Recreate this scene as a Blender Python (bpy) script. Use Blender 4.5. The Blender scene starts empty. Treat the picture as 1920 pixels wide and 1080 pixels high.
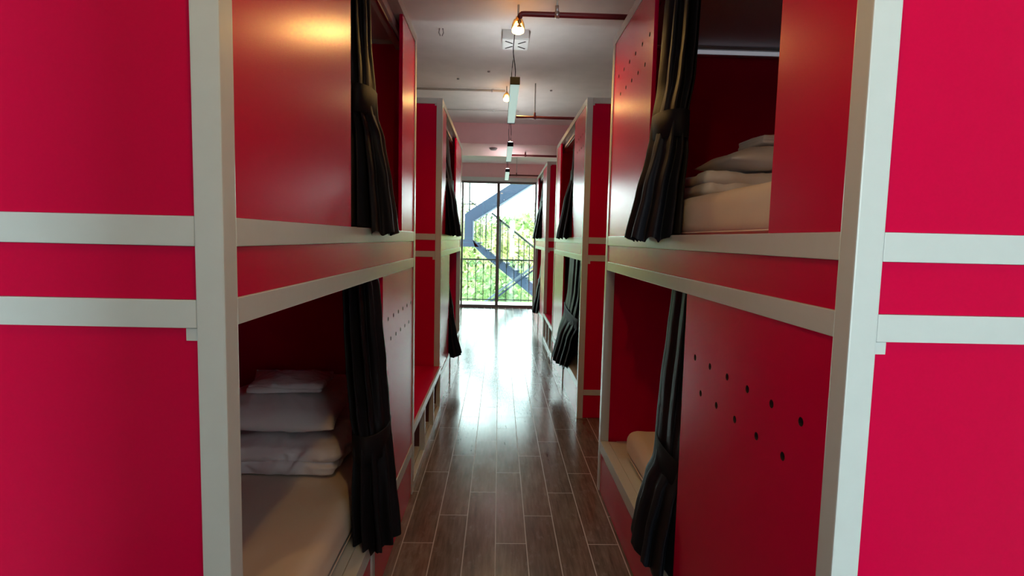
import bpy, bmesh, math, random
from mathutils import Vector, Matrix

C = bpy.context.scene.collection
random.seed(7)
sin, cos, pi = math.sin, math.cos, math.pi

# ------------------------------------------------------------------ camera
CAM_H = 1.44
cam_d = bpy.data.cameras.new('camera')
cam_d.sensor_width = 36.0
cam_d.lens = 36.0 * 1059.28 / 1920.0
cam_d.clip_start = 0.02
cam_d.clip_end = 400
cam = bpy.data.objects.new('camera', cam_d)
C.objects.link(cam)
_p, _y, _r = (math.radians(a) for a in (4.9776, 1.395, 1.3175))
_F = Vector((sin(_y) * cos(_p), cos(_y) * cos(_p), -sin(_p)))
_R = Vector((cos(_y), -sin(_y), 0))
_U = _R.cross(_F)
_R2 = cos(_r) * _R + sin(_r) * _U
_U2 = -sin(_r) * _R + cos(_r) * _U
cam.matrix_world = Matrix(((_R2.x, _U2.x, -_F.x, 0), (_R2.y, _U2.y, -_F.y, 0), (_R2.z, _U2.z, -_F.z, CAM_H), (0, 0, 0, 1)))
bpy.context.scene.camera = cam

# ------------------------------------------------------------------ world, sun, exposure
sc = bpy.context.scene
sc.view_settings.view_transform = 'Standard'
sc.view_settings.look = 'None'
sc.view_settings.exposure = 0.0
sc.view_settings.gamma = 1.0
sc.view_settings.use_curve_mapping = False
sc.cycles.max_bounces = 10
sc.cycles.diffuse_bounces = 6
sc.cycles.glossy_bounces = 4
sc.cycles.sample_clamp_indirect = 6.0

world = bpy.data.worlds.new('sky')
sc.world = world
world.use_nodes = True
bg = world.node_tree.nodes['Background']
bg.inputs['Color'].default_value = (0.80, 0.98, 0.98, 1)
bg.inputs['Strength'].default_value = 13.5

sun_d = bpy.data.lights.new('sun', 'SUN')
sun_d.energy = 8.0
sun_d.angle = 0.02
sun_d.color = (1.0, 0.96, 0.86)
sun = bpy.data.objects.new('sun', sun_d)
sun.rotation_euler = (math.radians(32), math.radians(-24), 0)
C.objects.link(sun)

def area(name, loc, rot, sx, sy, power, col):
    d = bpy.data.lights.new(name, 'AREA')
    d.shape = 'RECTANGLE'
    d.size = sx
    d.size_y = sy
    d.energy = power
    d.color = col
    o = bpy.data.objects.new(name, d)
    o.location = loc
    o.rotation_euler = rot
    C.objects.link(o)
    return o

# sampling portal in the far window (guides the skylight, emits nothing of its own)
portal = area('window_portal', (0.08, 11.87, 1.30), (math.radians(-90), 0, 0), 3.2, 2.6, 1, (1, 1, 1))
portal.data.cycles.is_portal = True
# daylight falling in through the window behind the photographer
area('rear_window_daylight', (0.725, -3.05, 1.45), (math.radians(90), 0, 0), 0.45, 1.7, 80, (0.74, 0.95, 1.0))

# ------------------------------------------------------------------ materials
def new_mat(name):
    m = bpy.data.materials.new(name)
    m.use_nodes = True
    nt = m.node_tree
    return m, nt, nt.nodes['Principled BSDF']

def N(nt, typ, **kw):
    n = nt.nodes.new(typ)
    for k, v in kw.items():
        setattr(n, k, v)
    return n

def simple(name, col, rough=0.5, metal=0.0, spec=0.5, bump=0.0, bscale=40.0, var=0.0, sheen=0.0, coat=0.0):
    m, nt, b = new_mat(name)
    b.inputs['Base Color'].default_value = (*col, 1)
    b.inputs['Roughness'].default_value = rough
    b.inputs['Metallic'].default_value = metal
    b.inputs['Specular IOR Level'].default_value = spec
    if sheen:
        b.inputs['Sheen Weight'].default_value = sheen
        b.inputs['Sheen Roughness'].default_value = 0.4
    if coat:
        b.inputs['Coat Weight'].default_value = coat
    tc = N(nt, 'ShaderNodeTexCoord')
    if bump or var:
        no = N(nt, 'ShaderNodeTexNoise')
        no.inputs['Scale'].default_value = bscale
        no.inputs['Detail'].default_value = 4
        nt.links.new(tc.outputs['Object'], no.inputs['Vector'])
        if bump:
            bp = N(nt, 'ShaderNodeBump')
            bp.inputs['Strength'].default_value = bump
            bp.inputs['Distance'].default_value = 0.01
            nt.links.new(no.outputs['Fac'], bp.inputs['Height'])
            nt.links.new(bp.outputs['Normal'], b.inputs['Normal'])
        if var:
            mx = N(nt, 'ShaderNodeMix', data_type='RGBA')
            mx.inputs['A'].default_value = (*[c * (1 - var) for c in col], 1)
            mx.inputs['B'].default_value = (*[min(1, c * (1 + var)) for c in col], 1)
            nt.links.new(no.outputs['Fac'], mx.inputs['Factor'])
            nt.links.new(mx.outputs['Result'], b.inputs['Base Color'])
    return m

M = {}
M['red'] = simple('red_laminate', (0.62, 0.0, 0.047), 0.27, spec=0.5, bump=0.012, bscale=180, var=0.05)
M['red'].node_tree.nodes['Principled BSDF'].inputs['Specular Tint'].default_value = (1.0, 0.10, 0.20, 1)
M['red_in'] = simple('red_board', (0.72, 0.0, 0.045), 0.5, spec=0.3, bump=0.02, bscale=60, var=0.05)
M['white'] = simple('white_paint', (0.60, 0.64, 0.63), 0.27, spec=0.5, bump=0.05, bscale=30, var=0.03)
M['wall'] = simple('wall_plaster', (0.60, 0.64, 0.64), 0.8, bump=0.15, bscale=12, var=0.05)
M['bounce_tint'] = simple('plaster_bounce_tint', (0.86, 0.52, 0.54), 0.8, bump=0.1, bscale=10, var=0.05)  # plaster tinted pink to carry red light bounced off the bunks
M['ceiling'] = simple('ceiling_plaster', (0.80, 0.77, 0.74), 0.85, bump=0.2, bscale=6, var=0.10)
M['roofboard'] = simple('bunk_roof_board', (0.62, 0.55, 0.57), 0.6, bump=0.03)
M['black_cloth'] = simple('black_satin_cloth', (0.011, 0.0115, 0.016), 0.48, spec=0.10, bump=0.12, bscale=25, sheen=0.0)
M['black_band'] = simple('black_band_cloth', (0.008, 0.008, 0.011), 0.6, spec=0.12, bump=0.05, bscale=60)
M['sheet'] = simple('cream_sheet', (0.72, 0.62, 0.52), 0.85, bump=0.35, bscale=9, sheen=0.2)
M['linen'] = simple('white_linen', (0.80, 0.77, 0.80), 0.85, bump=0.4, bscale=11, sheen=0.2)
M['plastic_bag'] = simple('clear_wrapped_linen', (0.78, 0.78, 0.82), 0.25, spec=0.8, bump=0.6, bscale=30)
M['dark_metal'] = simple('dark_frame_metal', (0.010, 0.014, 0.012), 0.6, spec=0.15)
M['stair_edge'] = simple('pale_flange_paint', (0.07, 0.09, 0.11), 0.6, spec=0.2)
M['frame_metal'] = simple('window_frame_metal', (0.13, 0.12, 0.11), 0.5, metal=0.2)
M['black'] = simple('black_plastic', (0.0025, 0.0025, 0.0028), 0.6, spec=0.06)
M['hole_shade'] = simple('hole_shade_dark', (0.02, 0.006, 0.008), 0.9)  # dark colour stands in for the shade inside the vent holes
M['redpipe'] = simple('dark_red_pipe', (0.17, 0.008, 0.014), 0.4)
M['steel'] = simple('brushed_steel', (0.6, 0.6, 0.6), 0.35, metal=1.0)
M['conduit'] = simple('white_conduit', (0.55, 0.53, 0.50), 0.5)

M['boxwhite'] = simple('white_box_plastic', (0.78, 0.80, 0.80), 0.45)
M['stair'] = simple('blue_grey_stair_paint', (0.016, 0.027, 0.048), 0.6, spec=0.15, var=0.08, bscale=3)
M['stair_rail'] = simple('grey_rail_paint', (0.008, 0.014, 0.014), 0.6, spec=0.15)
M['concrete'] = simple('balcony_concrete', (0.62, 0.62, 0.58), 0.8, bump=0.2, var=0.1, bscale=5)
M['stain'] = simple('ceiling_mark', (0.30, 0.28, 0.27), 0.8)
M['brass'] = simple('brass_socket', (0.65, 0.42, 0.16), 0.35, metal=0.9)
M['trunk'] = simple('bark', (0.22, 0.17, 0.12), 0.9, bump=0.4)
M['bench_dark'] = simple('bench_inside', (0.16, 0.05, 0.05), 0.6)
M['house'] = simple('pale_house_wall', (0.75, 0.72, 0.68), 0.8, var=0.05)
M['roof_tile'] = simple('pale_roof', (0.62, 0.50, 0.45), 0.8, var=0.1)

def leafmat(name, a, b_):
    m, nt, b = new_mat(name)
    oi = N(nt, 'ShaderNodeTexCoord')
    no = N(nt, 'ShaderNodeTexNoise')
    no.inputs['Scale'].default_value = 1.3
    no.inputs['Detail'].default_value = 5
    nt.links.new(oi.outputs['Object'], no.inputs['Vector'])
    cr = N(nt, 'ShaderNodeValToRGB')
    cr.color_ramp.elements[0].position = 0.38
    cr.color_ramp.elements[0].color = (*a, 1)
    cr.color_ramp.elements[1].position = 0.62
    cr.color_ramp.elements[1].color = (*b_, 1)
    nt.links.new(no.outputs['Fac'], cr.inputs['Fac'])
    nt.links.new(cr.outputs['Color'], b.inputs['Base Color'])
    b.inputs['Roughness'].default_value = 0.6
    tr = N(nt, 'ShaderNodeBsdfTranslucent')
    nt.links.new(cr.outputs['Color'], tr.inputs['Color'])
    mix = N(nt, 'ShaderNodeMixShader')
    mix.inputs['Fac'].default_value = 0.45
    out = nt.nodes['Material Output']
    nt.links.new(b.outputs['BSDF'], mix.inputs[1])
    nt.links.new(tr.outputs['BSDF'], mix.inputs[2])
    nt.links.new(mix.outputs['Shader'], out.inputs['Surface'])
    return m
M['leaf1'] = leafmat('bright_leaves', (0.12, 0.19, 0.05), (0.32, 0.37, 0.14))
M['leaf2'] = leafmat('yellow_green_leaves', (0.20, 0.25, 0.08), (0.48, 0.46, 0.22))
M['leaf3'] = leafmat('deep_green_leaves', (0.06, 0.13, 0.05), (0.22, 0.32, 0.12))
M['ground'] = leafmat('grassy_slope', (0.18, 0.25, 0.08), (0.42, 0.42, 0.20))

# bulb glass that glows
def emis(name, col, s):
    m, nt, b = new_mat(name)
    b.inputs['Base Color'].default_value = (*col, 1)
    b.inputs['Emission Color'].default_value = (*col, 1)
    b.inputs['Emission Strength'].default_value = s
    return m
M['diffuser'] = emis('lamp_diffuser', (0.62, 0.86, 0.80), 0.62)
M['fill_glow'] = emis('added_ceiling_fill', (0.94, 0.98, 0.97), 21.0)  # glow added on top of the pendants to brighten the ceiling
M['cover'] = emis('tube_cover', (0.85, 0.9, 1.0), 0.22)
M['bulb'] = emis('glowing_bulb', (1.0, 0.60, 0.20), 15.0)

# window glass
m, nt, b = new_mat('window_glass')
tr = N(nt, 'ShaderNodeBsdfTransparent')
tr.inputs['Color'].default_value = (0.93, 0.98, 0.97, 1)
gl = N(nt, 'ShaderNodeBsdfGlossy')
gl.inputs['Roughness'].default_value = 0.02
fr = N(nt, 'ShaderNodeFresnel')
mx = N(nt, 'ShaderNodeMixShader')
nt.links.new(fr.outputs['Fac'], mx.inputs['Fac'])
nt.links.new(tr.outputs['BSDF'], mx.inputs[1])
nt.links.new(gl.outputs['BSDF'], mx.inputs[2])
nt.links.new(mx.outputs['Shader'], nt.nodes['Material Output'].inputs['Surface'])
M['glass'] = m

# amber glass of the lamp's guard
m, nt, b = new_mat('amber_glass')
tr = N(nt, 'ShaderNodeBsdfTransparent')
tr.inputs['Color'].default_value = (0.95, 0.72, 0.40, 1)
gl = N(nt, 'ShaderNodeBsdfGlossy')
gl.inputs['Roughness'].default_value = 0.1
gl.inputs['Color'].default_value = (1, 0.85, 0.6, 1)
mx = N(nt, 'ShaderNodeMixShader')
mx.inputs['Fac'].default_value = 0.25
nt.links.new(tr.outputs['BSDF'], mx.inputs[1])
nt.links.new(gl.outputs['BSDF'], mx.inputs[2])
nt.links.new(mx.outputs['Shader'], nt.nodes['Material Output'].inputs['Surface'])
M['amber'] = m

# wood look floor tiles, laid lengthwise with a one third stagger
TX, TW, TD, TL = 0.0115, 0.1464, 2.563, 0.814
m, nt, b = new_mat('wood_look_tiles')
L = nt.links.new
geo = N(nt, 'ShaderNodeNewGeometry')
sep = N(nt, 'ShaderNodeSeparateXYZ')
L(geo.outputs['Position'], sep.inputs[0])
def mth(op, a, b_=None, c=None):
    n = N(nt, 'ShaderNodeMath', operation=op)
    for i, v in enumerate((a, b_, c)):
        if v is None:
            continue
        if isinstance(v, (int, float)):
            n.inputs[i].default_value = v
        else:
            L(v, n.inputs[i])
    return n.outputs[0]
cx = mth('DIVIDE', mth('SUBTRACT', sep.outputs['X'], TX), TW)
col = mth('FLOOR', cx)
fx = mth('SUBTRACT', cx, col)
cy = mth('DIVIDE', mth('SUBTRACT', mth('SUBTRACT', sep.outputs['Y'], TD), mth('MULTIPLY', col, TL / 3)), TL)
row = mth('FLOOR', cy)
fy = mth('SUBTRACT', cy, row)
ex = mth('MULTIPLY', mth('MINIMUM', fx, mth('SUBTRACT', 1.0, fx)), TW)
ey = mth('MULTIPLY', mth('MINIMUM', fy, mth('SUBTRACT', 1.0, fy)), TL)
e = mth('MINIMUM', ex, ey)
gro = N(nt, 'ShaderNodeMapRange', interpolation_type='SMOOTHSTEP')
gro.inputs['From Min'].default_value = 0.0013
gro.inputs['From Max'].default_value = 0.0030
gro.inputs['To Min'].default_value = 1
gro.inputs['To Max'].default_value = 0
L(e, gro.inputs['Value'])
grout = gro.outputs['Result']
tid = N(nt, 'ShaderNodeCombineXYZ')
L(col, tid.inputs[0]); L(row, tid.inputs[1])
wn = N(nt, 'ShaderNodeTexWhiteNoise', noise_dimensions='3D')
L(tid.outputs[0], wn.inputs['Vector'])
# grain
gv = N(nt, 'ShaderNodeCombineXYZ')
L(mth('MULTIPLY', sep.outputs['X'], 55.0), gv.inputs[0])
L(mth('MULTIPLY', sep.outputs['Y'], 5.0), gv.inputs[1])
L(mth('MULTIPLY', wn.outputs['Value'], 37.0), gv.inputs[2])
g1 = N(nt, 'ShaderNodeTexNoise')
g1.inputs['Scale'].default_value = 1.0
g1.inputs['Detail'].default_value = 6
g1.inputs['Roughness'].default_value = 0.65
L(gv.outputs[0], g1.inputs['Vector'])
g2 = N(nt, 'ShaderNodeTexNoise')
g2.inputs['Scale'].default_value = 7.0
g2.inputs['Detail'].default_value = 5
L(geo.outputs['Position'], g2.inputs['Vector'])
g3 = N(nt, 'ShaderNodeTexNoise')
g3.inputs['Scale'].default_value = 1.0
g3.inputs['Detail'].default_value = 6
g3.inputs['Roughness'].default_value = 0.7
gv3 = N(nt, 'ShaderNodeCombineXYZ')
L(mth('MULTIPLY', sep.outputs['X'], 22.0), gv3.inputs[0])
L(mth('MULTIPLY', sep.outputs['Y'], 9.0), gv3.inputs[1])
L(mth('MULTIPLY', wn.outputs['Value'], 11.0), gv3.inputs[2])
L(gv3.outputs[0], g3.inputs['Vector'])
ramp = N(nt, 'ShaderNodeValToRGB')
els = ramp.color_ramp.elements
els[0].position = 0.32; els[0].color = (0.078, 0.055, 0.042, 1)
els[1].position = 0.72; els[1].color = (0.25, 0.19, 0.15, 1)
mm = els.new(0.5); mm.color = (0.15, 0.11, 0.084, 1)
L(mth('ADD', mth('MULTIPLY', g1.outputs['Fac'], 0.75), mth('ADD', mth('MULTIPLY', wn.outputs['Value'], 0.16), mth('MULTIPLY', g2.outputs['Fac'], 0.16))), ramp.inputs['Fac'])
# scuffed pale wear
wear = N(nt, 'ShaderNodeMapRange')
wear.inputs['From Min'].default_value = 0.56
wear.inputs['From Max'].default_value = 0.80
wear.inputs['To Max'].default_value = 0.55
L(g3.outputs['Fac'], wear.inputs['Value'])
mxw = N(nt, 'ShaderNodeMix', data_type='RGBA')
L(wear.outputs['Result'], mxw.inputs['Factor'])
L(ramp.outputs['Color'], mxw.inputs['A'])
mxw.inputs['B'].default_value = (0.36, 0.32, 0.29, 1)
mxg = N(nt, 'ShaderNodeMix', data_type='RGBA')
L(grout, mxg.inputs['Factor'])
L(mxw.outputs['Result'], mxg.inputs['A'])
mxg.inputs['B'].default_value = (0.46, 0.40, 0.35, 1)
L(mxg.outputs['Result'], b.inputs['Base Color'])
rr = N(nt, 'ShaderNodeMapRange')
rr.inputs['To Min'].default_value = 0.12
rr.inputs['To Max'].default_value = 0.22
L(g2.outputs['Fac'], rr.inputs['Value'])
L(mth('ADD', rr.outputs['Result'], mth('MULTIPLY', grout, 0.3)), b.inputs['Roughness'])
b.inputs['Specular IOR Level'].default_value = 0.65
bp = N(nt, 'ShaderNodeBump')
bp.inputs['Strength'].default_value = 0.15
bp.inputs['Distance'].default_value = 0.001
L(mth('SUBTRACT', mth('MULTIPLY', g1.outputs['Fac'], 0.35), mth('MULTIPLY', grout, 1.0)), bp.inputs['Height'])
L(bp.outputs['Normal'], b.inputs['Normal'])
M['floor'] = m

# ------------------------------------------------------------------ mesh helpers
def empty(name, loc=(0, 0, 0), label=None, cat=None, group=None):
    o = bpy.data.objects.new(name, None)
    o.empty_display_size = 0.1
    C.objects.link(o)
    o.location = loc
    tag(o, label, cat, group)
    return o

def tag(o, label=None, cat=None, group=None, kind=None):
    if label: o['label'] = label
    if cat: o['category'] = cat
    if group: o['group'] = group
    if kind: o['kind'] = kind
    return o

def link(name, bm, mat, parent=None, smooth=False, loc=None):
    me = bpy.data.meshes.new(name)
    bmesh.ops.recalc_face_normals(bm, faces=bm.faces)
    bm.to_mesh(me)
    bm.free()
    me.materials.append(M[mat] if isinstance(mat, str) else mat)
    if smooth:
        for p in me.polygons:
            p.use_smooth = True
    o = bpy.data.objects.new(name, me)
    C.objects.link(o)
    if parent is not None:
        o.parent = parent
    if loc is not None:
        o.location = loc
    return o

def box(bm, x0, x1, y0, y1, z0, z1, bev=0.0):
    x0, x1 = min(x0, x1), max(x0, x1)
    y0, y1 = min(y0, y1), max(y0, y1)
    z0, z1 = min(z0, z1), max(z0, z1)
    vs = [bm.verts.new((x, y, z)) for x in (x0, x1) for y in (y0, y1) for z in (z0, z1)]
    fs = [(0, 1, 3, 2), (4, 6, 7, 5), (0, 4, 5, 1), (2, 3, 7, 6), (0, 2, 6, 4), (1, 5, 7, 3)]
    faces = [bm.faces.new([vs[i] for i in f]) for f in fs]
    if bev > 0:
        es = list({e for f in faces for e in f.edges})
        bmesh.ops.bevel(bm, geom=es, offset=bev, segments=2, profile=0.7, affect='EDGES')
    return faces

def bx(name, mat, parent, x0, x1, y0, y1, z0, z1, bev=0.0015):
    bm = bmesh.new()
    box(bm, x0, x1, y0, y1, z0, z1, bev)
    return link(name, bm, mat, parent)

def tube(bm, pts, r, n=12, caps=True):
    """a round tube along a polyline"""
    pts = [Vector(p) for p in pts]
    rings = []
    up = Vector((0.013, 0.021, 1))
    for i, p in enumerate(pts):
        t = (pts[min(i + 1, len(pts) - 1)] - pts[max(i - 1, 0)]).normalized()
        a = t.cross(up)
        if a.length < 0.05:
            a = t.cross(Vector((1, 0, 0)))
        a.normalize()
        b_ = t.cross(a).normalized()
        rr = r[i] if isinstance(r, (list, tuple)) else r
        rings.append([bm.verts.new(p + rr * (cos(2 * pi * k / n) * a + sin(2 * pi * k / n) * b_)) for k in range(n)])
    for i in range(len(rings) - 1):
        for k in range(n):
            bm.faces.new((rings[i][k], rings[i][(k + 1) % n], rings[i + 1][(k + 1) % n], rings[i + 1][k]))
    if caps:
        bm.faces.new(rings[0][::-1])
        bm.faces.new(rings[-1])

def lathe(bm, prof, c=(0, 0, 0), n=24):
    c = Vector(c)
    rings = []
    for r, z in prof:
        rings.append([bm.verts.new(c + Vector((r * cos(2 * pi * k / n), r * sin(2 * pi * k / n), z))) for k in range(n)])
    for i in range(len(rings) - 1):
        for k in range(n):
            bm.faces.new((rings[i][k], rings[i][(k + 1) % n], rings[i + 1][(k + 1) % n], rings[i + 1][k]))
    for ring, flip in ((rings[0], True), (rings[-1], False)):
        try:
            bm.faces.new(ring[::-1] if flip else ring)
        except ValueError:
            pass

def bar(bm, p, q, w, d, nrm=Vector((0, 1, 0))):
    """rectangular bar from p to q; w across, d along nrm"""
    p, q = Vector(p), Vector(q)
    t = (q - p).normalized()
    s = t.cross(nrm).normalized() * w / 2
    k = nrm.normalized() * d / 2
    v = [bm.verts.new(a + i * s + j * k) for a in (p, q) for i, j in ((-1, -1), (1, -1), (1, 1), (-1, 1))]
    for f in ((0, 1, 2, 3), (4, 7, 6, 5), (0, 4, 5, 1), (1, 5, 6, 2), (2, 6, 7, 3), (3, 7, 4, 0)):
        bm.faces.new([v[i] for i in f])

def perforated(name, mat, parent, s, u0, u1, y0, y1, z0, z1, holes, r=0.0095):
    """a board lying in a plane of constant u, drilled with round holes"""
    bm = bmesh.new()
    ed = []
    def loop(pts):
        vs = [bm.verts.new((s * u0, y, z)) for y, z in pts]
        for i in range(len(vs)):
            ed.append(bm.edges.new((vs[i], vs[(i + 1) % len(vs)])))
    loop([(y0, z0), (y1, z0), (y1, z1), (y0, z1)])
    for hy, hz in holes:
        loop([(hy + r * cos(2 * pi * k / 16), hz + r * sin(2 * pi * k / 16)) for k in range(16)])
    res = bmesh.ops.triangle_fill(bm, use_beauty=True, use_dissolve=False, edges=ed)
    fs = [g for g in res['geom'] if isinstance(g, bmesh.types.BMFace)]
    ex = bmesh.ops.extrude_face_region(bm, geom=fs)
    bmesh.ops.translate(bm, verts=[g for g in ex['geom'] if isinstance(g, bmesh.types.BMVert)], vec=(s * (u1 - u0), 0, 0))
    o = link(name, bm, mat, parent)
    o.data.materials.append(M['hole_shade'])
    for p in o.data.polygons:
        if abs(p.normal.x) < 0.5 and p.area < 0.0002:
            p.material_index = 1
    return o

# ------------------------------------------------------------------ the room
XW0, XW1, YW0, YW1, ZC = -1.56, 1.72, -3.2, 11.75, 2.97
def structure(o):
    o['kind'] = 'structure'
    return o

bm = bmesh.new(); box(bm, XW0 - 0.1, XW1 + 0.1, YW0 - 0.1, YW1 + 0.1, -0.12, 0)
structure(link('floor', bm, 'floor'))
bm = bmesh.new(); box(bm, XW0 - 0.1, XW1 + 0.1, YW0 - 0.1, YW1 + 0.1, ZC, ZC + 0.15)
structure(link('ceiling', bm, 'ceiling'))
bm = bmesh.new(); box(bm, XW0 - 0.1, XW0, YW0, YW1, 0, ZC)
structure(link('wall_left', bm, 'wall'))
bm = bmesh.new(); box(bm, XW1, XW1 + 0.1, YW0, YW1, 0, ZC)
structure(link('wall_right', bm, 'wall'))
# far wall with the glazed opening
WX0, WX1, WZ1 = -0.79, 0.755, 2.61
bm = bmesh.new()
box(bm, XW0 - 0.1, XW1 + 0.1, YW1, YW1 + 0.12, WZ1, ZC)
structure(link('wall_far', bm, 'bounce_tint'))
# white header strip above the window
structure(bx('trim_1', 'white', None, XW0, XW1, YW1 - 0.05, YW1, WZ1 - 0.005, WZ1 + 0.075))
# wall behind the photographer with a window
bm = bmesh.new()
box(bm, XW0 - 0.1, 0.50, YW0 - 0.1, YW0, 0, ZC)
box(bm, 0.95, XW1 + 0.1, YW0 - 0.1, YW0, 0, ZC)
box(bm, 0.50, 0.95, YW0 - 0.1, YW0, 0, 0.6)
box(bm, 0.50, 0.95, YW0 - 0.1, YW0, 2.3, ZC)
structure(link('wall_near', bm, 'wall'))
# unseen column added to shade the corridor from the rear window
structure(bx('shade_column', 'wall', None, -0.19, 0.45, -0.60, -0.36, 0, ZC, 0.01))
# ceiling beams
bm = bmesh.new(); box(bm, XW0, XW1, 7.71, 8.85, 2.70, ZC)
structure(link('trim_2', bm, 'bounce_tint'))
bm = bmesh.new(); box(bm, XW0, XW1, 2.15, 3.49, 2.72, ZC)
structure(link('trim_3', bm, 'ceiling'))

# far window: frame, mullion, two panes
w = structure(empty('window_1', (0, YW1 + 0.05, 0)))
w['label'] = 'tall framed glazing across the far end of the corridor'
bm = bmesh.new()
fy0, fy1 = -0.03, 0.03
for a, b_ in ((XW0, XW0 + 0.035), (WX0, WX0 + 0.035), (WX1 - 0.035, WX1), (XW1 - 0.035, XW1)):
    box(bm, a, b_, fy0, fy1, 0.0505, WZ1 - 0.0455, 0.002)
box(bm, XW0, XW1, fy0, fy1, WZ1 - 0.045, WZ1, 0.002)
box(bm, XW0, XW1, fy0, fy1, 0, 0.05, 0.002)
link('window_frame', bm, 'frame_metal', w)
bx('mullion', 'frame_metal', w, -0.065, -0.005, -0.035, 0.03, 0.0505, WZ1 - 0.0455)
for a, b_ in ((XW0 + 0.035, WX0), (WX0 + 0.035, -0.065), (-0.005, WX1 - 0.035), (WX1, XW1 - 0.035)):
    bx('pane', 'glass', w, a, b_, -0.004, 0.004, 0.05, WZ1 - 0.045, 0)
# rear window
w = structure(empty('window_2', (0.725, YW0 - 0.05, 0)))
bm = bmesh.new()
for a in (-0.225, 0.185):
    box(bm, a, a + 0.04, -0.02, 0.02, 0.6, 2.3)
box(bm, -0.185, 0.185, -0.02, 0.02, 0.6, 0.64); box(bm, -0.185, 0.185, -0.02, 0.02, 2.26, 2.3)
link('window_frame', bm, 'frame_metal', w)
bx('pane', 'glass', w, -0.185, 0.185, -0.003, 0.003, 0.64, 2.26, 0)

# ------------------------------------------------------------------ bunk pods
Z1a, Z1b = 1.4155, 1.4655        # upper corridor rail
Z2a, Z2b = 1.2774, 1.3252        # lower corridor rail
SILL0, SILL1 = 0.235, 0.295
TK = 0.048
DEPTH = 1.02
NH = 0.122

def hole_rows(y, z1, z2):
    return [(y + k * NH, z1) for k in range(6)] + [(y + (k + 0.5) * NH, z2) for k in range(5)]

def bunk(label, s, X, y0, y1, zt, upper, lower, divs):
    r = empty('bunk_bed', (X, y0, 0), label, 'bunk bed', 'red panelled double deck bunk pods')
    Lh = y1 - y0
    def B(name, mat, u0, u1, v0, v1, z0, z1, bev=0.0015, parent=None):
        return bx(name, mat, parent or r, s * u0, s * u1, v0, v1, z0, z1, bev)
    # posts
    B('post', 'white', 0, TK, 0, TK, 0, zt, 0.003)
    B('post', 'white', 0, TK, Lh - TK, Lh, 0, zt, 0.003)
    B('post', 'white', DEPTH - TK, DEPTH, 0, TK, 0, zt, 0.003)
    B('post', 'white', DEPTH - TK, DEPTH, Lh - TK, Lh, 0, zt, 0.003)
    # rails on the corridor side
    e = 0.0005
    for z0, z1 in ((Z1a, Z1b), (Z2a, Z2b), (zt - 0.045, zt), (SILL0, SILL1)):
        B('rail', 'white', 0.001, TK, TK + e, Lh - TK - e, z0, z1, 0.002)
    # rails on both end faces
    for v0, v1 in ((0, TK), (Lh - TK, Lh)):
        for z0, z1 in ((Z1a, Z1b), (Z2a, Z2b), (zt - 0.045, zt), (0.19, 0.235)):
            B('end_rail', 'white', TK + e, DEPTH - TK - e, v0 + 0.001, v1 - 0.001, z0, z1, 0.002)
    # little corner gussets under the lower rail and under the top rail, near end
    B('gusset', 'white', TK + e, TK + 0.02, 0.004, 0.03, Z2a - 0.022, Z2a - e, 0.001)
    B('gusset', 'white', TK + e, TK + 0.014, 0.004, 0.03, zt - 0.045 - 0.014, zt - 0.045 - e, 0.001)
    # end boards, fields of red between the end rails
    for v0, v1 in ((0.006, 0.030), (Lh - 0.030, Lh - 0.006)):
        for z0, z1 in ((0.002, 0.19), (0.235, Z2a), (Z2b, Z1a), (Z1b, zt - 0.045)):
            B('end_panel', 'red', TK + e, DEPTH - TK - e, v0, v1, z0 + e, z1 - e, 0)
    # back board
    B('back_panel', 'red_in', DEPTH - 0.03, DEPTH - 0.012, TK + e, Lh - TK - e, 0.0, zt - 0.05, 0)
    # fascia between the two middle rails
    B('fascia', 'red', 0.006, 0.022, TK + e, Lh - TK - e, Z2b + e, Z1a - e, 0)
    # upper and lower decks
    B('deck', 'red_in', TK + e, DEPTH - 0.031, 0.031, Lh - 0.031, Z2b + 0.03, Z1b - 0.012, 0)
    B('deck', 'white', 0.098, DEPTH - 0.031, 0.031, Lh - 0.031, SILL0 + 0.01, SILL1 - 0.006, 0)
    # ledge boards inside each rail
    B('ledge', 'white', TK + 0.002, 0.096, TK + e, Lh - TK - e, SILL0 + 0.03, SILL1 - 0.002, 0.002)
    # base panel below the sill, dividers
    B('base_panel', 'red', 0.008, 0.022, TK + e, Lh - TK - e, 0.0, SILL0 - e, 0)
    for d in divs:
        B('divider', 'white', 0.0, 0.0075, d - 0.024, d + 0.024, 0.0, SILL0 - e, 0.0015)
    # sliding-free side panels with or without vent holes
    for lev, z0, z1 in ((upper, Z1b, zt - 0.045), (lower, SILL1, Z2a)):
        for a, b_, holes in lev:
            perforated('side_panel', 'red', r, s, 0.005, 0.021, a - y0, b_ - y0, z0 + e, z1 - e,
                       [(h[0] - y0, h[1]) for h in holes])
    # roof, header with curtain track, end trim
    B('roof', 'roofboard', TK + e, DEPTH - 0.031, 0.031, Lh - 0.031, zt - 0.04, zt - 0.018, 0)
    B('header', 'roofboard', TK + 0.001, 0.105, 0.032, Lh - 0.032, zt - 0.085, zt - 0.042, 0.002)
    B('ceiling_trim', 'white', 0.11, DEPTH - 0.035, Lh - 0.040, Lh - 0.031, zt - 0.058, zt - 0.042, 0)
    B('curtain_track', 'steel', 0.062, 0.074, 0.06, Lh - 0.06, zt - 0.098, zt - 0.0855, 0.001)
    B('curtain_track', 'black', 0.056, 0.068, 0.06, Lh - 0.06, Z2b + 0.006, Z2b + 0.0295, 0.001)
    return r

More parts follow.
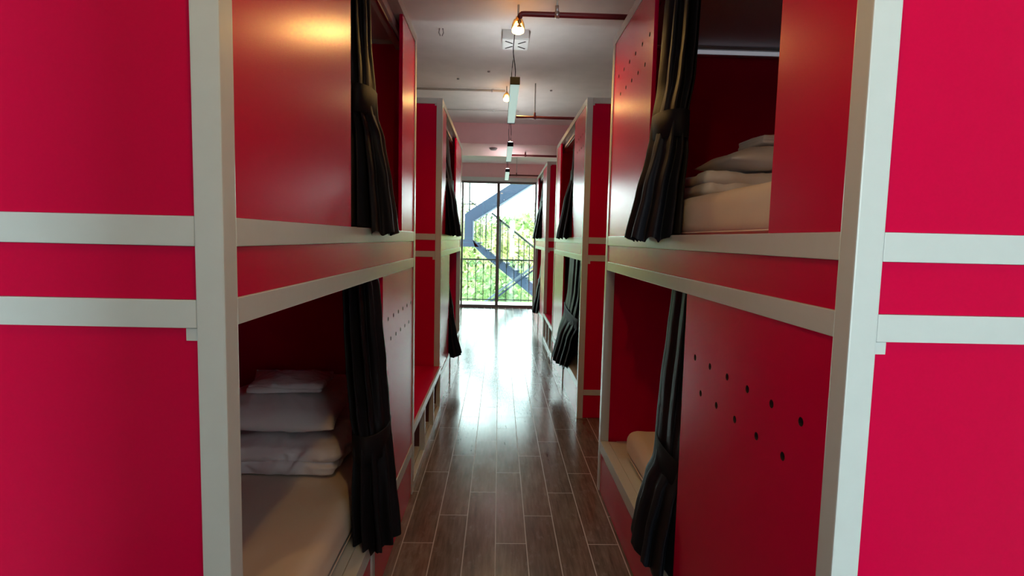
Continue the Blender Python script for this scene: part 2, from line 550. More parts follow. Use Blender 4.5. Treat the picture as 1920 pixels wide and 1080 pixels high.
bunk('near left red bunk pod, its lower bed with stacked bedding open to view', -1, -0.458, 0.953, 3.111, 2.50,
     [(1.001, 1.783, []), (2.70, 3.062, [])],
     [(2.268, 3.062, hole_rows(2.381, 1.090, 0.996))], [2.085 - 0.953])
bunk('near right red bunk pod with vent holes drilled in its lower panel', 1, 0.603, 0.944, 3.193, 2.545,
     [(0.993, 1.271, []), (2.356, 3.144, hole_rows(2.42, 2.300, 2.196))],
     [(0.993, 1.797, hole_rows(1.085, 1.090, 0.995))], [])
bunk('second red bunk pod on the left, beyond the red topped bench', -1, -0.474, 4.631, 7.005, 2.545,
     [(4.68, 5.02, []), (6.15, 6.956, hole_rows(6.22, 2.30, 2.2))],
     [(4.68, 5.50, [])], [1.1])
bunk('second red bunk pod on the right, across the bare floor gap', 1, 0.658, 4.47, 6.773, 2.545,
     [(4.519, 5.19, hole_rows(4.56, 2.30, 2.2)[:5] + hole_rows(4.56, 2.30, 2.2)[6:10]), (6.35, 6.724, [])],
     [(5.78, 6.724, [])], [1.1])
bunk('farthest red bunk pod on the right, next to the window', 1, 0.658, 8.117, 10.35, 2.545,
     [(8.166, 8.85, []), (9.95, 10.30, [])],
     [(8.166, 8.90, [])], [1.1])

# ------------------------------------------------------------------ benches between the pods
def bench(label, s, X, y0, y1, posts):
    r = empty('bench', (X, y0, 0), label, 'bench', 'red topped shoe benches between the pods')
    Lh = y1 - y0
    def B(name, mat, u0, u1, v0, v1, z0, z1, bev=0.0015):
        return bx(name, mat, r, s * u0, s * u1, v0, v1, z0, z1, bev)
    B('seat_board', 'red', 0.0125, 1.0, 0, Lh, 0.35, 0.372, 0.002)
    B('front_rail', 'white', -0.001, 0.012, 0, Lh, 0.325, 0.374, 0.002)
    B('base_rail', 'white', 0, 0.03, 0, Lh, 0.0, 0.045, 0.002)
    for p in posts:
        B('leg', 'white', 0.001, 0.035, p, p + 0.045, 0.0455, 0.3245, 0.002)
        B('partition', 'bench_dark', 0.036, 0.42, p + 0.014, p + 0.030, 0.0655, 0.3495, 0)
    B('back_board', 'red_in', 0.42, 0.436, 0, Lh, 0.0, 0.349, 0)
    B('bottom_shelf', 'white', 0.031, 0.419, 0, Lh, 0.045, 0.065, 0.001)
    return r
bench('low red topped white framed bench on the left between two bunk pods', -1, -0.462, 3.113, 4.629, [0.0, 0.50, 1.0, 1.468])
bench('low red topped bench on the right between the second and the farthest pod', 1, 0.662, 6.776, 8.114, [0.0, 0.43, 0.86, 1.29])

# ------------------------------------------------------------------ curtains
def smoothstep(t):
    return t * t * (3 - 2 * t)

def curtain(label, s, X, rows, tie, seed, nf=10, hold=None):
    """rows: (z, y centre, u centre, half width along y, half width along u), top to bottom.
    hold: (height of the ledge it lies on) keeps cloth that is still over the ledge above it"""
    rnd = random.Random(seed)
    zt, zb = rows[0][0], rows[-1][0]
    r = empty('curtain', (X, rows[-1][1], zb), label, 'curtain', 'black curtains tied back at the bunk openings')
    def prof(z):
        for a, b_ in zip(rows, rows[1:]):
            if z <= a[0] and z >= b_[0]:
                t = smoothstep((a[0] - z) / (a[0] - b_[0])) if (a[0] - b_[0]) > 1e-6 else 0
                t = 0.5 * t + 0.5 * (a[0] - z) / (a[0] - b_[0])
                return [a[i] + (b_[i] - a[i]) * t for i in range(1, 5)]
        return list(rows[-1][1:])
    n, nz = 132, 56
    ph = rnd.random() * 6
    ph2 = rnd.random() * 6
    def ring(z, grow=0.0, folds=True):
        yc, uc, ry, ru = prof(z)
        out = []
        td = min(1.0, abs(z - tie) / 0.28)
        top = max(0.0, 1 - (zt - z) / 0.06)
        amp = (0.07 + 0.15 * td) * (1 - 0.6 * top) if folds else 0.0
        for k in range(n):
            t = 2 * pi * k / n
            w = sin(nf * t + ph + 0.5 * sin(2 * t + z * 1.3))
            w = math.copysign(abs(w) ** 0.75, w)
            w2 = sin((nf * 2 + 3) * t + ph2 + z * 2.0) * 0.18 + 0.35 * sin(3 * t + ph2 - z)
            m_ = 1 + amp * (w + w2) - amp * 0.6 + grow
            crease = 0.012 * sin(9 * z + 3 * t + ph) * (1 - td) * (1 if folds else 0)
            y = yc + ry * m_ * sin(t)
            u = uc + (ru * m_ + crease * 0.5) * cos(t)
            zz = z
            out.append([y, u, zz])
        return out
    bm = bmesh.new()
    rings = []
    for i in range(nz):
        z = zt + (zb - zt) * i / (nz - 1)
        pts = ring(z)
        vs = []
        for k, (y, u, zz) in enumerate(pts):
            if i == nz - 1:
                zz += 0.007 * sin(nf * 2 * pi * k / n * 1.0 + ph) + 0.003 * sin(31 * k)
            if hold is not None and u > -0.004:
                zz = max(zz, hold + 0.004 + 0.0004 * (nz - 1 - i))
            vs.append(bm.verts.new((s * u, y - rows[-1][1], zz - zb)))
        rings.append(vs)
    for i in range(nz - 1):
        for k in range(n):
            bm.faces.new((rings[i][k], rings[i][(k + 1) % n], rings[i + 1][(k + 1) % n], rings[i + 1][k]))
    bm.faces.new(rings[0])
    link('drape', bm, 'black_cloth', r, smooth=True)
    # tieback band, its loose tail
    bm = bmesh.new()
    rg = []
    for dz, g in ((0.050, 0.0), (0.048, 0.05), (0.0, 0.055), (-0.048, 0.05), (-0.050, 0.0)):
        # tilt the band: lower on the camera side
        rg.append([bm.verts.new((s * u, y - rows[-1][1], tie - zb + dz + 0.25 * (y - prof(tie)[0]) * 0.2)) for y, u, _ in ring(tie, g, False)])
    for i in range(4):
        for k in range(n):
            bm.faces.new((rg[i][k], rg[i][(k + 1) % n], rg[i + 1][(k + 1) % n], rg[i + 1][k]))
    link('tieback', bm, 'black_band', r, smooth=True)
    # heading tape
    bm = bmesh.new()
    rg = []
    for z, g in ((zt + 0.002, 0.0), (zt - 0.001, 0.07), (zt - 0.022, 0.07), (zt - 0.024, 0.0)):
        rg.append([bm.verts.new((s * u, y - rows[-1][1], z - zb)) for y, u, _ in ring(min(z, zt), g, False)])
    for i in range(3):
        for k in range(n):
            bm.faces.new((rg[i][k], rg[i][(k + 1) % n], rg[i + 1][(k + 1) % n], rg[i + 1][k]))
    link('heading_tape', bm, 'black_band', r, smooth=True)
    return r

curtain('black curtain of the near left upper bunk, tied high beside the orange lit panel', -1, -0.458,
        [(2.40, 2.134, 0.07, 0.10, 0.034), (2.185, 2.166, 0.07, 0.11, 0.035), (1.986, 2.17, 0.06, 0.12, 0.038), (1.89, 2.175, 0.055, 0.13, 0.039),
         (1.811, 2.228, 0.05, 0.14, 0.053), (1.648, 2.216, 0.03, 0.17, 0.064), (1.504, 2.176, 0.01, 0.19, 0.071), (1.448, 2.151, 0.0, 0.20, 0.072)], 1.93, 1, 9, Z1b)
curtain('long black curtain of the near left lower bunk, falling over the sill', -1, -0.458,
        [(1.328, 2.164, 0.076, 0.17, 0.020), (1.262, 2.164, 0.06, 0.17, 0.05), (1.118, 2.151, 0.05, 0.17, 0.053), (0.949, 2.168, 0.045, 0.16, 0.06), (0.789, 2.145, 0.03, 0.15, 0.065),
         (0.702, 2.140, 0.02, 0.14, 0.063), (0.648, 2.12, 0.012, 0.14, 0.065), (0.5, 2.13, 0.01, 0.15, 0.073), (0.262, 2.14, 0.0, 0.155, 0.08)], 0.675, 2, 11, SILL1)
curtain('wide black curtain of the near right upper bunk, beside the row of vent holes', 1, 0.603,
        [(2.445, 2.153, 0.06, 0.15, 0.045), (2.192, 2.18, 0.06, 0.15, 0.05), (2.046, 2.2, 0.06, 0.15, 0.055), (1.908, 2.19, 0.04, 0.14, 0.055),
         (1.841, 2.185, 0.035, 0.14, 0.057), (1.779, 2.18, 0.03, 0.15, 0.065), (1.632, 2.165, 0.005, 0.16, 0.077), (1.448, 2.155, -0.02, 0.18, 0.091)], 1.875, 3, 9, Z1b)
curtain('narrow black curtain of the near right lower bunk, beside the perforated panel', 1, 0.603,
        [(1.328, 1.99, 0.076, 0.155, 0.020), (1.262, 1.99, 0.07, 0.155, 0.024), (1.079, 2.0, 0.065, 0.165, 0.028), (0.925, 2.0, 0.055, 0.175, 0.03), (0.77, 1.99, 0.045, 0.175, 0.032),
         (0.682, 1.985, 0.04, 0.165, 0.033), (0.624, 1.98, 0.035, 0.165, 0.034), (0.547, 1.99, 0.02, 0.18, 0.045), (0.387, 2.01, 0.005, 0.19, 0.055), (0.262, 2.02, 0.0, 0.20, 0.062)], 0.655, 4, 9, SILL1)
curtain('black curtain of the second left pod, upper bunk, bulging towards the window', -1, -0.474,
        [(2.445, 5.42, 0.07, 0.38, 0.03), (2.2, 5.42, 0.06, 0.40, 0.04), (1.95, 5.42, 0.03, 0.38, 0.05), (1.75, 5.45, 0.0, 0.38, 0.06), (1.455, 5.48, -0.03, 0.42, 0.075)], 1.93, 5, 12, Z1b)
curtain('thin black curtain of the second left pod, lower bunk, flaring near the floor', -1, -0.474,
        [(1.328, 5.60, 0.076, 0.06, 0.020), (1.262, 5.60, 0.06, 0.06, 0.02), (1.0, 5.62, 0.05, 0.09, 0.03), (0.7, 5.66, 0.02, 0.12, 0.045), (0.45, 5.68, 0.0, 0.16, 0.06), (0.25, 5.70, -0.025, 0.19, 0.08)], 0.70, 6, 8, SILL1)
curtain('black curtain of the second right pod, upper bunk, against the pale lit panel', 1, 0.658,
        [(2.445, 5.40, 0.07, 0.17, 0.03), (2.2, 5.42, 0.06, 0.17, 0.035), (2.05, 5.42, 0.045, 0.14, 0.035), (1.8, 5.46, 0.015, 0.2, 0.055), (1.455, 5.5, -0.02, 0.28, 0.075)], 2.05, 7, 9, Z1b)
curtain('broad black curtain of the second right pod, lower bunk, almost closing the opening', 1, 0.658,
        [(1.328, 5.24, 0.076, 0.50, 0.020), (1.262, 5.24, 0.07, 0.50, 0.03), (0.97, 5.22, 0.06, 0.50, 0.035), (0.72, 5.27, 0.04, 0.50, 0.045), (0.53, 5.40, 0.01, 0.42, 0.06), (0.25, 5.50, -0.02, 0.36, 0.075)], 0.74, 8, 14, SILL1)
curtain('grey looking black curtain of the farthest pod, upper bunk, beside the window', 1, 0.658,
        [(2.445, 9.10, 0.07, 0.22, 0.03), (2.2, 9.12, 0.05, 0.22, 0.04), (2.0, 9.15, 0.03, 0.2, 0.045), (1.8, 9.18, 0.0, 0.24, 0.06), (1.455, 9.22, -0.035, 0.3, 0.08)], 2.0, 9, 9, Z1b)
curtain('dark curtain of the farthest pod, lower bunk, nearest to the window', 1, 0.658,
        [(1.328, 9.08, 0.076, 0.13, 0.020), (1.262, 9.08, 0.07, 0.13, 0.025), (0.9, 9.1, 0.05, 0.14, 0.04), (0.6, 9.14, 0.01, 0.16, 0.05), (0.25, 9.2, -0.02, 0.2, 0.075)], 0.75, 10, 8, SILL1)

# ------------------------------------------------------------------ bedding
from mathutils import noise as mnoise
def crease(p, f, ph, st=(1.0, 0.45, 1.0)):
    """ridged folds: sharp thin crests over soft hollows"""
    q = Vector((p.x * st[0] * f + ph, p.y * st[1] * f - ph, p.z * st[2] * f + 2 * ph))
    w_ = mnoise.noise_vector(q * 0.5) * 0.9
    a = 1 - abs(mnoise.noise(q + w_)) * 2.4
    b_ = 1 - abs(mnoise.noise(q * 2.1 + w_ * 1.5)) * 2.4
    return a * 0.7 + b_ * 0.35 + mnoise.noise(q * 0.4) * 1.2

def soft_box(x0, x1, y0, y1, z0, z1, rad, wr=0.004, seed=0, nx=26, ny=50, nz=6, crown=0.012, freq=9.0, fold=None):
    """padded block with rounded edges and shallow wrinkles, as one mesh"""
    rnd = random.Random(seed)
    ph = [rnd.random() * 6 for _ in range(8)]
    bm = bmesh.new()
    cx, cy, cz = (x0 + x1) / 2, (y0 + y1) / 2, (z0 + z1) / 2
    hx, hy, hz = (x1 - x0) / 2, (y1 - y0) / 2, (z1 - z0) / 2
    bmesh.ops.create_cube(bm, size=2)
    bm.free()
    bm = bmesh.new()
    cache = {}
    def V(i, j, k):
        key = (i, j, k)
        if key in cache:
            return cache[key]
        a, b_, c = -1 + 2 * i / nx, -1 + 2 * j / ny, -1 + 2 * k / nz
        p = Vector((a * hx, b_ * hy, c * hz))
        q = Vector((max(-hx + rad, min(hx - rad, p.x)), max(-hy + rad, min(hy - rad, p.y)), max(-hz + min(rad, hz * 0.98), min(hz - min(rad, hz * 0.98), p.z))))
        d = p - q
        if d.length > 1e-7:
            m_ = max(abs(d.x), abs(d.y), abs(d.z))
            d = d.normalized() * min(d.length, rad) if d.length > rad else d
            p = q + d
        nrm = d.normalized() if d.length > 1e-7 else Vector((0, 0, 0))
        cr = crown * max(0, 1 - a * a) * max(0, 1 - b_ * b_)
        wv = crease(p, freq, ph[0], (1.0, 0.6, 1.0)) * 1.3
        off = wr * wv
        if c > 0:
            p.z += c * (cr + off)
        if abs(a) > 0.999 or abs(b_) > 0.999 or nrm.length:
            hn = Vector((nrm.x, nrm.y, 0))
            p += hn * off * 1.4
        if fold:
            p = fold(p, a, b_, c, hx, hy, hz)
        if p.z < -hz:
            p.z = -hz
        v = bm.verts.new((cx + p.x, cy + p.y, cz + p.z))
        cache[key] = v
        return v
    for i in range(nx):
        for j in range(ny):
            bm.faces.new((V(i, j, 0), V(i, j + 1, 0), V(i + 1, j + 1, 0), V(i + 1, j, 0)))
            bm.faces.new((V(i, j, nz), V(i + 1, j, nz), V(i + 1, j + 1, nz), V(i, j + 1, nz)))
    for i in range(nx):
        for k in range(nz):
            bm.faces.new((V(i, 0, k), V(i + 1, 0, k), V(i + 1, 0, k + 1), V(i, 0, k + 1)))
            bm.faces.new((V(i, ny, k), V(i, ny, k + 1), V(i + 1, ny, k + 1), V(i + 1, ny, k)))
    for j in range(ny):
        for k in range(nz):
            bm.faces.new((V(0, j, k), V(0, j, k + 1), V(0, j + 1, k + 1), V(0, j + 1, k)))
            bm.faces.new((V(nx, j, k), V(nx, j + 1, k), V(nx, j + 1, k + 1), V(nx, j, k + 1)))
    return bm

def mattress(label, s, X, y0, y1, z0, z1, seed, u0=0.075, u1=0.975):
    a, b_ = sorted((s * u0, s * u1))
    r = empty('mattress', (X, y0, z0), label, 'mattress', 'bunk mattresses in fitted sheets')
    bm = soft_box(a, b_, 0, y1 - y0, 0, z1 - z0 - 0.01, 0.05, 0.0022, seed, 50, 110, 10, 0.012, 5)
    link('fitted_sheet', bm, 'sheet', r, smooth=True)
    # the piped seam round the foot of the mattress
    bm = bmesh.new()
    xf = s * (u0 - 0.001)
    tube(bm, [(xf, 0.06, 0.022), (xf, (y1 - y0) / 2, 0.020), (xf, y1 - y0 - 0.06, 0.022)], 0.0025, 8)
    link('seam', bm, 'sheet', r, smooth=True)
    return r

mattress('cream mattress on the near left lower deck, under the stacked bedding', -1, -0.458, 1.0, 3.05, SILL1, 0.455, 11, 0.080)
mattress('cream mattress at the near right lower bunk, lit yellow', 1, 0.603, 1.0, 2.95, SILL1, 0.445, 12, 0.100)
mattress('cream mattress seen through the near right upper opening', 1, 0.603, 1.0, 2.95, Z1b - 0.01, 1.615, 13)
mattress('mattress of the near left upper deck behind its solid panel', -1, -0.458, 1.0, 3.02, Z1b - 0.01, 1.56, 14, 0.16)
mattress('mattress showing past the curtain of the second right pod, lower bunk', 1, 0.658, 4.53, 6.66, SILL1, 0.455, 15, 0.13)

def pillow_bm(w, d, h, seed=0, wr=0.008):
    rnd = random.Random(seed)
    ph = [rnd.random() * 6 for _ in range(6)]
    bm = bmesh.new()
    n, mm_ = 60, 46
    def surf(sgn):
        g = []
        for i in range(n + 1):
            rw = []
            for j in range(mm_ + 1):
                a, b_ = -1 + 2 * i / n, -1 + 2 * j / mm_
                pin = 1 - 0.08 * (1 - a * a) * b_ * b_ - 0.0
                x = a * w / 2 * (1 - 0.06 * (1 - b_ * b_) * a * a)
                y = b_ * d / 2 * (1 - 0.07 * (1 - a * a) * b_ * b_)
                e_ = max(0, (1 - abs(a) ** 2.6)) ** 0.55 * max(0, (1 - abs(b_) ** 2.6)) ** 0.55
                z = sgn * h / 2 * e_
                wv = crease(Vector((x + 0.3 * y, y, z)), 9, ph[0], (1.0, 0.5, 1.0)) * 1.6
                z += wr * wv * e_
                rw.append(Vector((x, y, z)))
            g.append(rw)
        return g
    gt, gb = surf(1), surf(-0.8)
    vt = [[bm.verts.new(p) for p in rw] for rw in gt]
    vb = [[(vt[i][j] if (i in (0, n) or j in (0, mm_)) else bm.verts.new(gb[i][j])) for j in range(mm_ + 1)] for i in range(n + 1)]
    for i in range(n):
        for j in range(mm_):
            bm.faces.new((vt[i][j], vt[i + 1][j], vt[i + 1][j + 1], vt[i][j + 1]))
            try:
                bm.faces.new((vb[i][j], vb[i][j + 1], vb[i + 1][j + 1], vb[i + 1][j]))
            except ValueError:
                pass
    return bm

def pillow(label, loc, w, d, h, rot, seed):
    bm = pillow_bm(w, d, h, seed)
    o = link('pillow', bm, 'linen', None, smooth=True, loc=loc)
    o.rotation_euler = rot
    return tag(o, label, 'pillow', 'white pillows on the bunks')

def folded(name, label, cat, loc, w, d, h, nl, rotz, mat, seed, group=None, wr=0.006, sx=1):
    """a folded cloth: nl layers joined at rounded folds on the front edge"""
    r = empty(name, loc, label, cat, group)
    r.rotation_euler.z = rotz
    lh = h / nl
    rnd = random.Random(seed)
    for k in range(nl):
        dx, dy = rnd.uniform(-0.008, 0.008), rnd.uniform(-0.01, 0.006)
        bm = soft_box(-w / 2 + dx, w / 2 + dx, dy, d + dy, k * lh + 0.001, (k + 1) * lh + 0.004, lh * 0.49, wr, seed * 7 + k, 60, 48, 12, 0.006 if k < nl - 1 else 0.02, 9)
        link('fold', bm, mat, r, smooth=True)
    return r

ZM = 0.458
folded('duvet', 'thick white folded duvet under the pillow on the near left lower bunk', 'duvet', (-0.92, 2.22, ZM + 0.006), 0.56, 0.46, 0.108, 2, 0.0, 'linen', 3, 'folded duvets', 0.013)
pillow('plump white pillow on the folded duvet of the near left lower bunk', (-0.95, 2.46, ZM + 0.212), 0.56, 0.42, 0.16, (0.08, 0.03, 0.05), 4)
folded('linen_packet', 'flat wrapped linen packet lying on top of the near left pillow', 'linen', (-0.905, 2.38, ZM + 0.303), 0.30, 0.26, 0.030, 2, 0.08, 'plastic_bag', 5, None, 0.006)
pillow('second white pillow, tilted up at the end wall behind the near left pillow', (-0.97, 2.90, ZM + 0.14), 0.66, 0.32, 0.15, (0.6, 0.05, 0.0), 6)

ZU = 1.618
folded('duvet', 'folded white duvet on the near right upper bunk, beneath its pillow', 'duvet', (1.12, 2.16, ZU + 0.004), 0.66, 0.55, 0.085, 2, 0.0, 'linen', 8, 'folded duvets', 0.006)
pillow('white pillow lying high in the near right upper bunk', (1.20, 2.42, ZU + 0.166), 0.62, 0.44, 0.12, (0.02, -0.03, 0.0), 9)
folded('towel', 'small folded white towel on the pillow of the near right upper bunk', 'towel', (1.21, 2.32, ZU + 0.230), 0.30, 0.22, 0.034, 3, 0.05, 'linen', 10, None, 0.002)

# ------------------------------------------------------------------ tube light inside the right upper bunk
r = empty('tube_light', (1.30, 3.160, 2.455), 'slim white tube light across the end wall of the near right upper bunk', 'lamp')
bx('housing', 'boxwhite', r, -0.27, 0.24, -0.036, -0.0005, 0.0, 0.030, 0.003)
bx('cover', 'cover', r, -0.265, 0.225, -0.046, -0.0365, 0.002, 0.020, 0.003)
bx('end_cap', 'boxwhite', r, 0.2405, 0.252, -0.03, -0.002, 0.006, 0.024, 0.002)

# ------------------------------------------------------------------ ceiling fittings
def pendant(label, x, y0, ln, z, cab_near, cab_far):
    r = empty('linear_pendant_lamp', (x, y0, z), label, 'lamp', 'slim linear pendant lamps over the corridor')
    w_, h_ = 0.058, 0.036
    bm = bmesh.new()
    box(bm, -w_ / 2, w_ / 2, 0.012, ln - 0.012, 0.010, h_, 0.003)
    link('housing', bm, 'black', r)
    bx('diffuser', 'diffuser', r, -w_ / 2 + 0.001, w_ / 2 - 0.001, 0.012, ln - 0.012, -0.004, 0.0095, 0.003)
    bx('fill_strip', 'fill_glow', r, -w_ / 2 + 0.006, w_ / 2 - 0.006, 0.014, ln - 0.014, h_ + 0.0005, h_ + 0.004, 0.001)  # added glowing strip, throws fill light onto the ceiling
    bx('end_cap', 'black', r, -w_ / 2 - 0.001, w_ / 2 + 0.001, 0, 0.0115, -0.007, h_ + 0.001, 0.002)
    bx('end_cap', 'black', r, -w_ / 2 - 0.001, w_ / 2 + 0.001, ln - 0.0115, ln, -0.007, h_ + 0.001, 0.002)
    for (yy, dest) in ((0.10, cab_near), (ln - 0.10, cab_far)):
        bm = bmesh.new()
        dx, dy, dz = dest
        pts = []
        for i in range(13):
            t = i / 12
            pts.append((dx * t + 0.006 * sin(9 * t), yy + dy * t, h_ + dz * t))
        tube(bm, pts, 0.0028, 8)
        link('cable', bm, 'black', r, smooth=True)
        bm = bmesh.new()
        lathe(bm, [(0.004, 0.03), (0.010, 0.024), (0.010, 0.006), (0.014, 0.003), (0.014, 0.0)], (0, yy, h_))
        link('cable_grip', bm, 'steel', r, smooth=True)
    return r
PZ = 2.375
pendant('nearest slim pendant lamp hanging below the white ceiling box', 0.075, 3.50, 1.18, PZ, (-0.004, 0.60, ZC - PZ - 0.036 - 0.012), (0.0, 0.0, ZC - PZ - 0.036))
pendant('middle slim pendant lamp, in front of the ceiling beam', 0.092, 5.80, 1.18, PZ, (0.0, 0.0, ZC - PZ - 0.036), (0.0, 0.0, ZC - PZ - 0.036))
pendant('farthest slim pendant lamp, just above the window', 0.096, 8.0, 1.18, PZ, (0.0, 0.0, 2.70 - PZ - 0.036), (0.0, 0.0, ZC - PZ - 0.036))

pendant('unseen pendant lamp added behind the camera for fill light', 0.075, -1.9, 1.18, PZ, (0.0, 0.0, ZC - PZ - 0.036), (0.0, 0.0, ZC - PZ - 0.036))  # added out of view as fill light for the near end

def bulb_lamp(label, x, y, z, ztop, power, r=0.034):
    e_ = empty('bulb_lamp', (x, y, z), label, 'lamp', 'warm bulbs along the ceiling')
    bm = bmesh.new()
    lathe(bm, [(0.001, -0.018), (r * 0.6, -0.017), (r * 0.95, -0.010), (r, 0.0), (r * 0.92, 0.012), (r * 0.62, 0.032), (r * 0.42, 0.045)], n=28)
    link('bulb', bm, 'bulb', e_, smooth=True)
    bm = bmesh.new()
    lathe(bm, [(0.013, 0.0455), (0.015, 0.050), (0.014, 0.070), (0.007, 0.075)], n=20)
    link('socket', bm, 'brass', e_, smooth=True)
    bm = bmesh.new()
    lathe(bm, [(0.037, 0.010), (0.034, 0.034), (0.024, 0.056)], n=28)
    g = link('guard', bm, 'amber', e_, smooth=True)
    bm = bmesh.new()
    tube(bm, [(0, 0, 0.0755), (0, 0, ztop - z)], 0.006, 10)
    link('stem', bm, 'conduit', e_, smooth=True)
    d = bpy.data.lights.new('bulb_light', 'SPOT')
    d.spot_size = math.radians(170)
    d.spot_blend = 0.45
    d.energy = power
    d.color = (1.0, 0.56, 0.15)
    d.shadow_soft_size = 0.03
    lo = bpy.data.objects.new('bulb_light', d)
    lo.location = (0, 0, -0.03)
    C.objects.link(lo)
    lo.parent = e_
    return e_
BP = 18
bulb_lamp('lit warm bulb under the end of the near red pipe', 0.079, 3.225, 2.585, 2.72, BP)
bulb_lamp('lit warm bulb at the end of the white conduit, beside the nearest pendant', 0.044, 5.85, 2.84, ZC, BP)
bulb_lamp('lit warm bulb overhead close to the camera', 0.06, 0.55, 2.62, ZC, 21)
bulb_lamp('lit warm bulb overhead behind the camera', 0.06, -2.4, 2.62, ZC, 8)

def sprinkler(label, x0, x1, y, z, ztop, xh, hang_to, head=False):
    r = empty('sprinkler_pipe', (x0, y, z), label, 'pipe', 'dark red sprinkler pipes under the ceiling')
    bm = bmesh.new()
    rr = 0.0145
    pts = [(0.0, 0, -0.035), (0.0, 0, -0.02), (0.004, 0, -0.008), (0.013, 0, -0.001), (0.028, 0, 0.0), (x1 - x0, 0, 0.0)] if head else [(0, 0, 0), (x1 - x0, 0, 0)]
    tube(bm, pts, rr, 14)
    link('pipe', bm, 'redpipe', r, smooth=True)
    if head:
        bm = bmesh.new()
        lathe(bm, [(0.010, -0.0355), (0.012, -0.045), (0.006, -0.05), (0.006, -0.062), (0.013, -0.064), (0.013, -0.067)], n=16)
        link('sprinkler_head', bm, 'brass', r, smooth=True)
    # drop rod, clip and coupling
    for hx in xh:
        bm = bmesh.new()
        tube(bm, [(hx - x0, 0, rr + 0.03), (hx - x0, 0, hang_to - z)], 0.006, 10)
        link('hanger_rod', bm, 'conduit', r, smooth=True)
        bm = bmesh.new()
        tube(bm, [(hx - x0 - 0.012, 0, 0), (hx - x0 + 0.012, 0, 0)], rr + 0.004, 14)
        tube(bm, [(hx - x0, 0, rr - 0.002), (hx - x0, 0, rr + 0.032)], 0.010, 12)
        link('clamp', bm, 'steel' if head else 'redpipe', r, smooth=True)
    return r
sprinkler('near dark red sprinkler pipe, its elbow above the lit bulb', 0.084, 1.70, 3.15, 2.645, 2.72, (0.285, 1.2), 2.72, True)
sprinkler('second dark red sprinkler pipe, behind the nearest pendant', 0.142, 1.70, 5.715, 2.642, ZC, (0.325, 1.2), ZC)
sprinkler('third dark red sprinkler pipe, beneath the ceiling beam', 0.10, 1.70, 8.28, 2.64, 2.70, (0.35, 1.2), 2.70)
sprinkler('farthest thin red sprinkler pipe, close above the window', 0.10, 1.70, 10.85, 2.64, ZC, (0.30, 1.2), ZC)

def conduit(label, pts, r_, clips):
    o = pts[0]
    e_ = empty('conduit', o, label, 'conduit', 'pale conduits across the ceiling')
    bm = bmesh.new()
    tube(bm, [tuple(Vector(p) - Vector(o)) for p in pts], r_, 10)
    link('pipe', bm, 'conduit', e_, smooth=True)
    for cx_ in clips:
        bm = bmesh.new()
        tube(bm, [(cx_ - o[0] - 0.012, 0, 0), (cx_ - o[0] + 0.012, 0, 0)], r_ + 0.004, 10)
        link('clip', bm, 'steel', e_, smooth=True)
conduit('pale conduit running across the ceiling to the second lit bulb', [(-1.54, 5.95, 2.948), (-0.3, 5.95, 2.948), (0.03, 5.95, 2.948)], 0.012, (-0.10, -0.9))
conduit('thin pale conduit across the ceiling in front of the far beam', [(-1.54, 6.87, 2.95), (-0.1, 6.87, 2.95), (0.20, 6.87, 2.95)], 0.007, (-0.10, -0.9))

# white surface box with slotted vents
r = empty('ceiling_box', (0.09, 4.42, ZC), 'white slotted box fixed to the ceiling above the nearest pendant', 'ceiling box')
bm = bmesh.new()
box(bm, -0.098, 0.098, -0.125, 0.125, -0.062, 0, 0.004)
link('housing', bm, 'boxwhite', r)
bx('base_plate', 'boxwhite', r, -0.092, 0.092, -0.118, 0.118, -0.068, -0.0625, 0.002)
for sx_ in (-1, 1):
    for sy_ in (-1, 1):
        bm = bmesh.new()
        bar(bm, (sx_ * 0.022, sy_ * 0.030, -0.0690), (sx_ * 0.075, sy_ * 0.080, -0.0690), 0.010, 0.003, Vector((0, 0, 1)))
        link('slot', bm, 'black', r)

# smoke detector on the beam, small anchors and marks on the ceiling
r = empty('smoke_detector', (-0.11, 8.05, 2.70), 'small round smoke detector under the ceiling beam', 'smoke detector')
bm = bmesh.new(); lathe(bm, [(0.055, 0.0), (0.055, -0.012), (0.040, -0.030), (0.015, -0.034)], n=24)
link('body', bm, 'stain', r, smooth=True)
r = empty('ceiling_anchor', (-0.46, 4.32, ZC), 'two small bent anchor hooks left in the ceiling', 'hook')
for dx_ in (-0.012, 0.012):
    bm = bmesh.new()
    tube(bm, [(dx_, 0, 0), (dx_ * 1.4, 0, -0.03), (dx_ * 0.5, 0.01, -0.05)], 0.004, 8)
    link('hook', bm, 'stain', r, smooth=True)
o = None
for (x_, y_, lb) in ((-0.43, 5.62, 'small grey plug in the ceiling near the white conduit'), (-0.13, 5.35, 'tiny dark plug in the ceiling left of the nearest pendant'), (0.50, 5.95, 'tiny dark plug in the ceiling above the second red pipe')):
    bm = bmesh.new(); lathe(bm, [(0.012, 0.0), (0.012, -0.008), (0.008, -0.011)], n=14)
    o = link('ceiling_plug', bm, 'stain', None, smooth=True, loc=(x_, y_, ZC))
    tag(o, lb, 'plug', 'small plugs in the ceiling')

# ------------------------------------------------------------------ outside: balcony, stairs, trees
bm = bmesh.new(); box(bm, -3.0, 3.0, YW1 + 0.12, 13.1, -0.15, -0.03)
tag(link('balcony_slab', bm, 'concrete'), 'pale concrete balcony floor beyond the window', 'balcony', kind='structure')

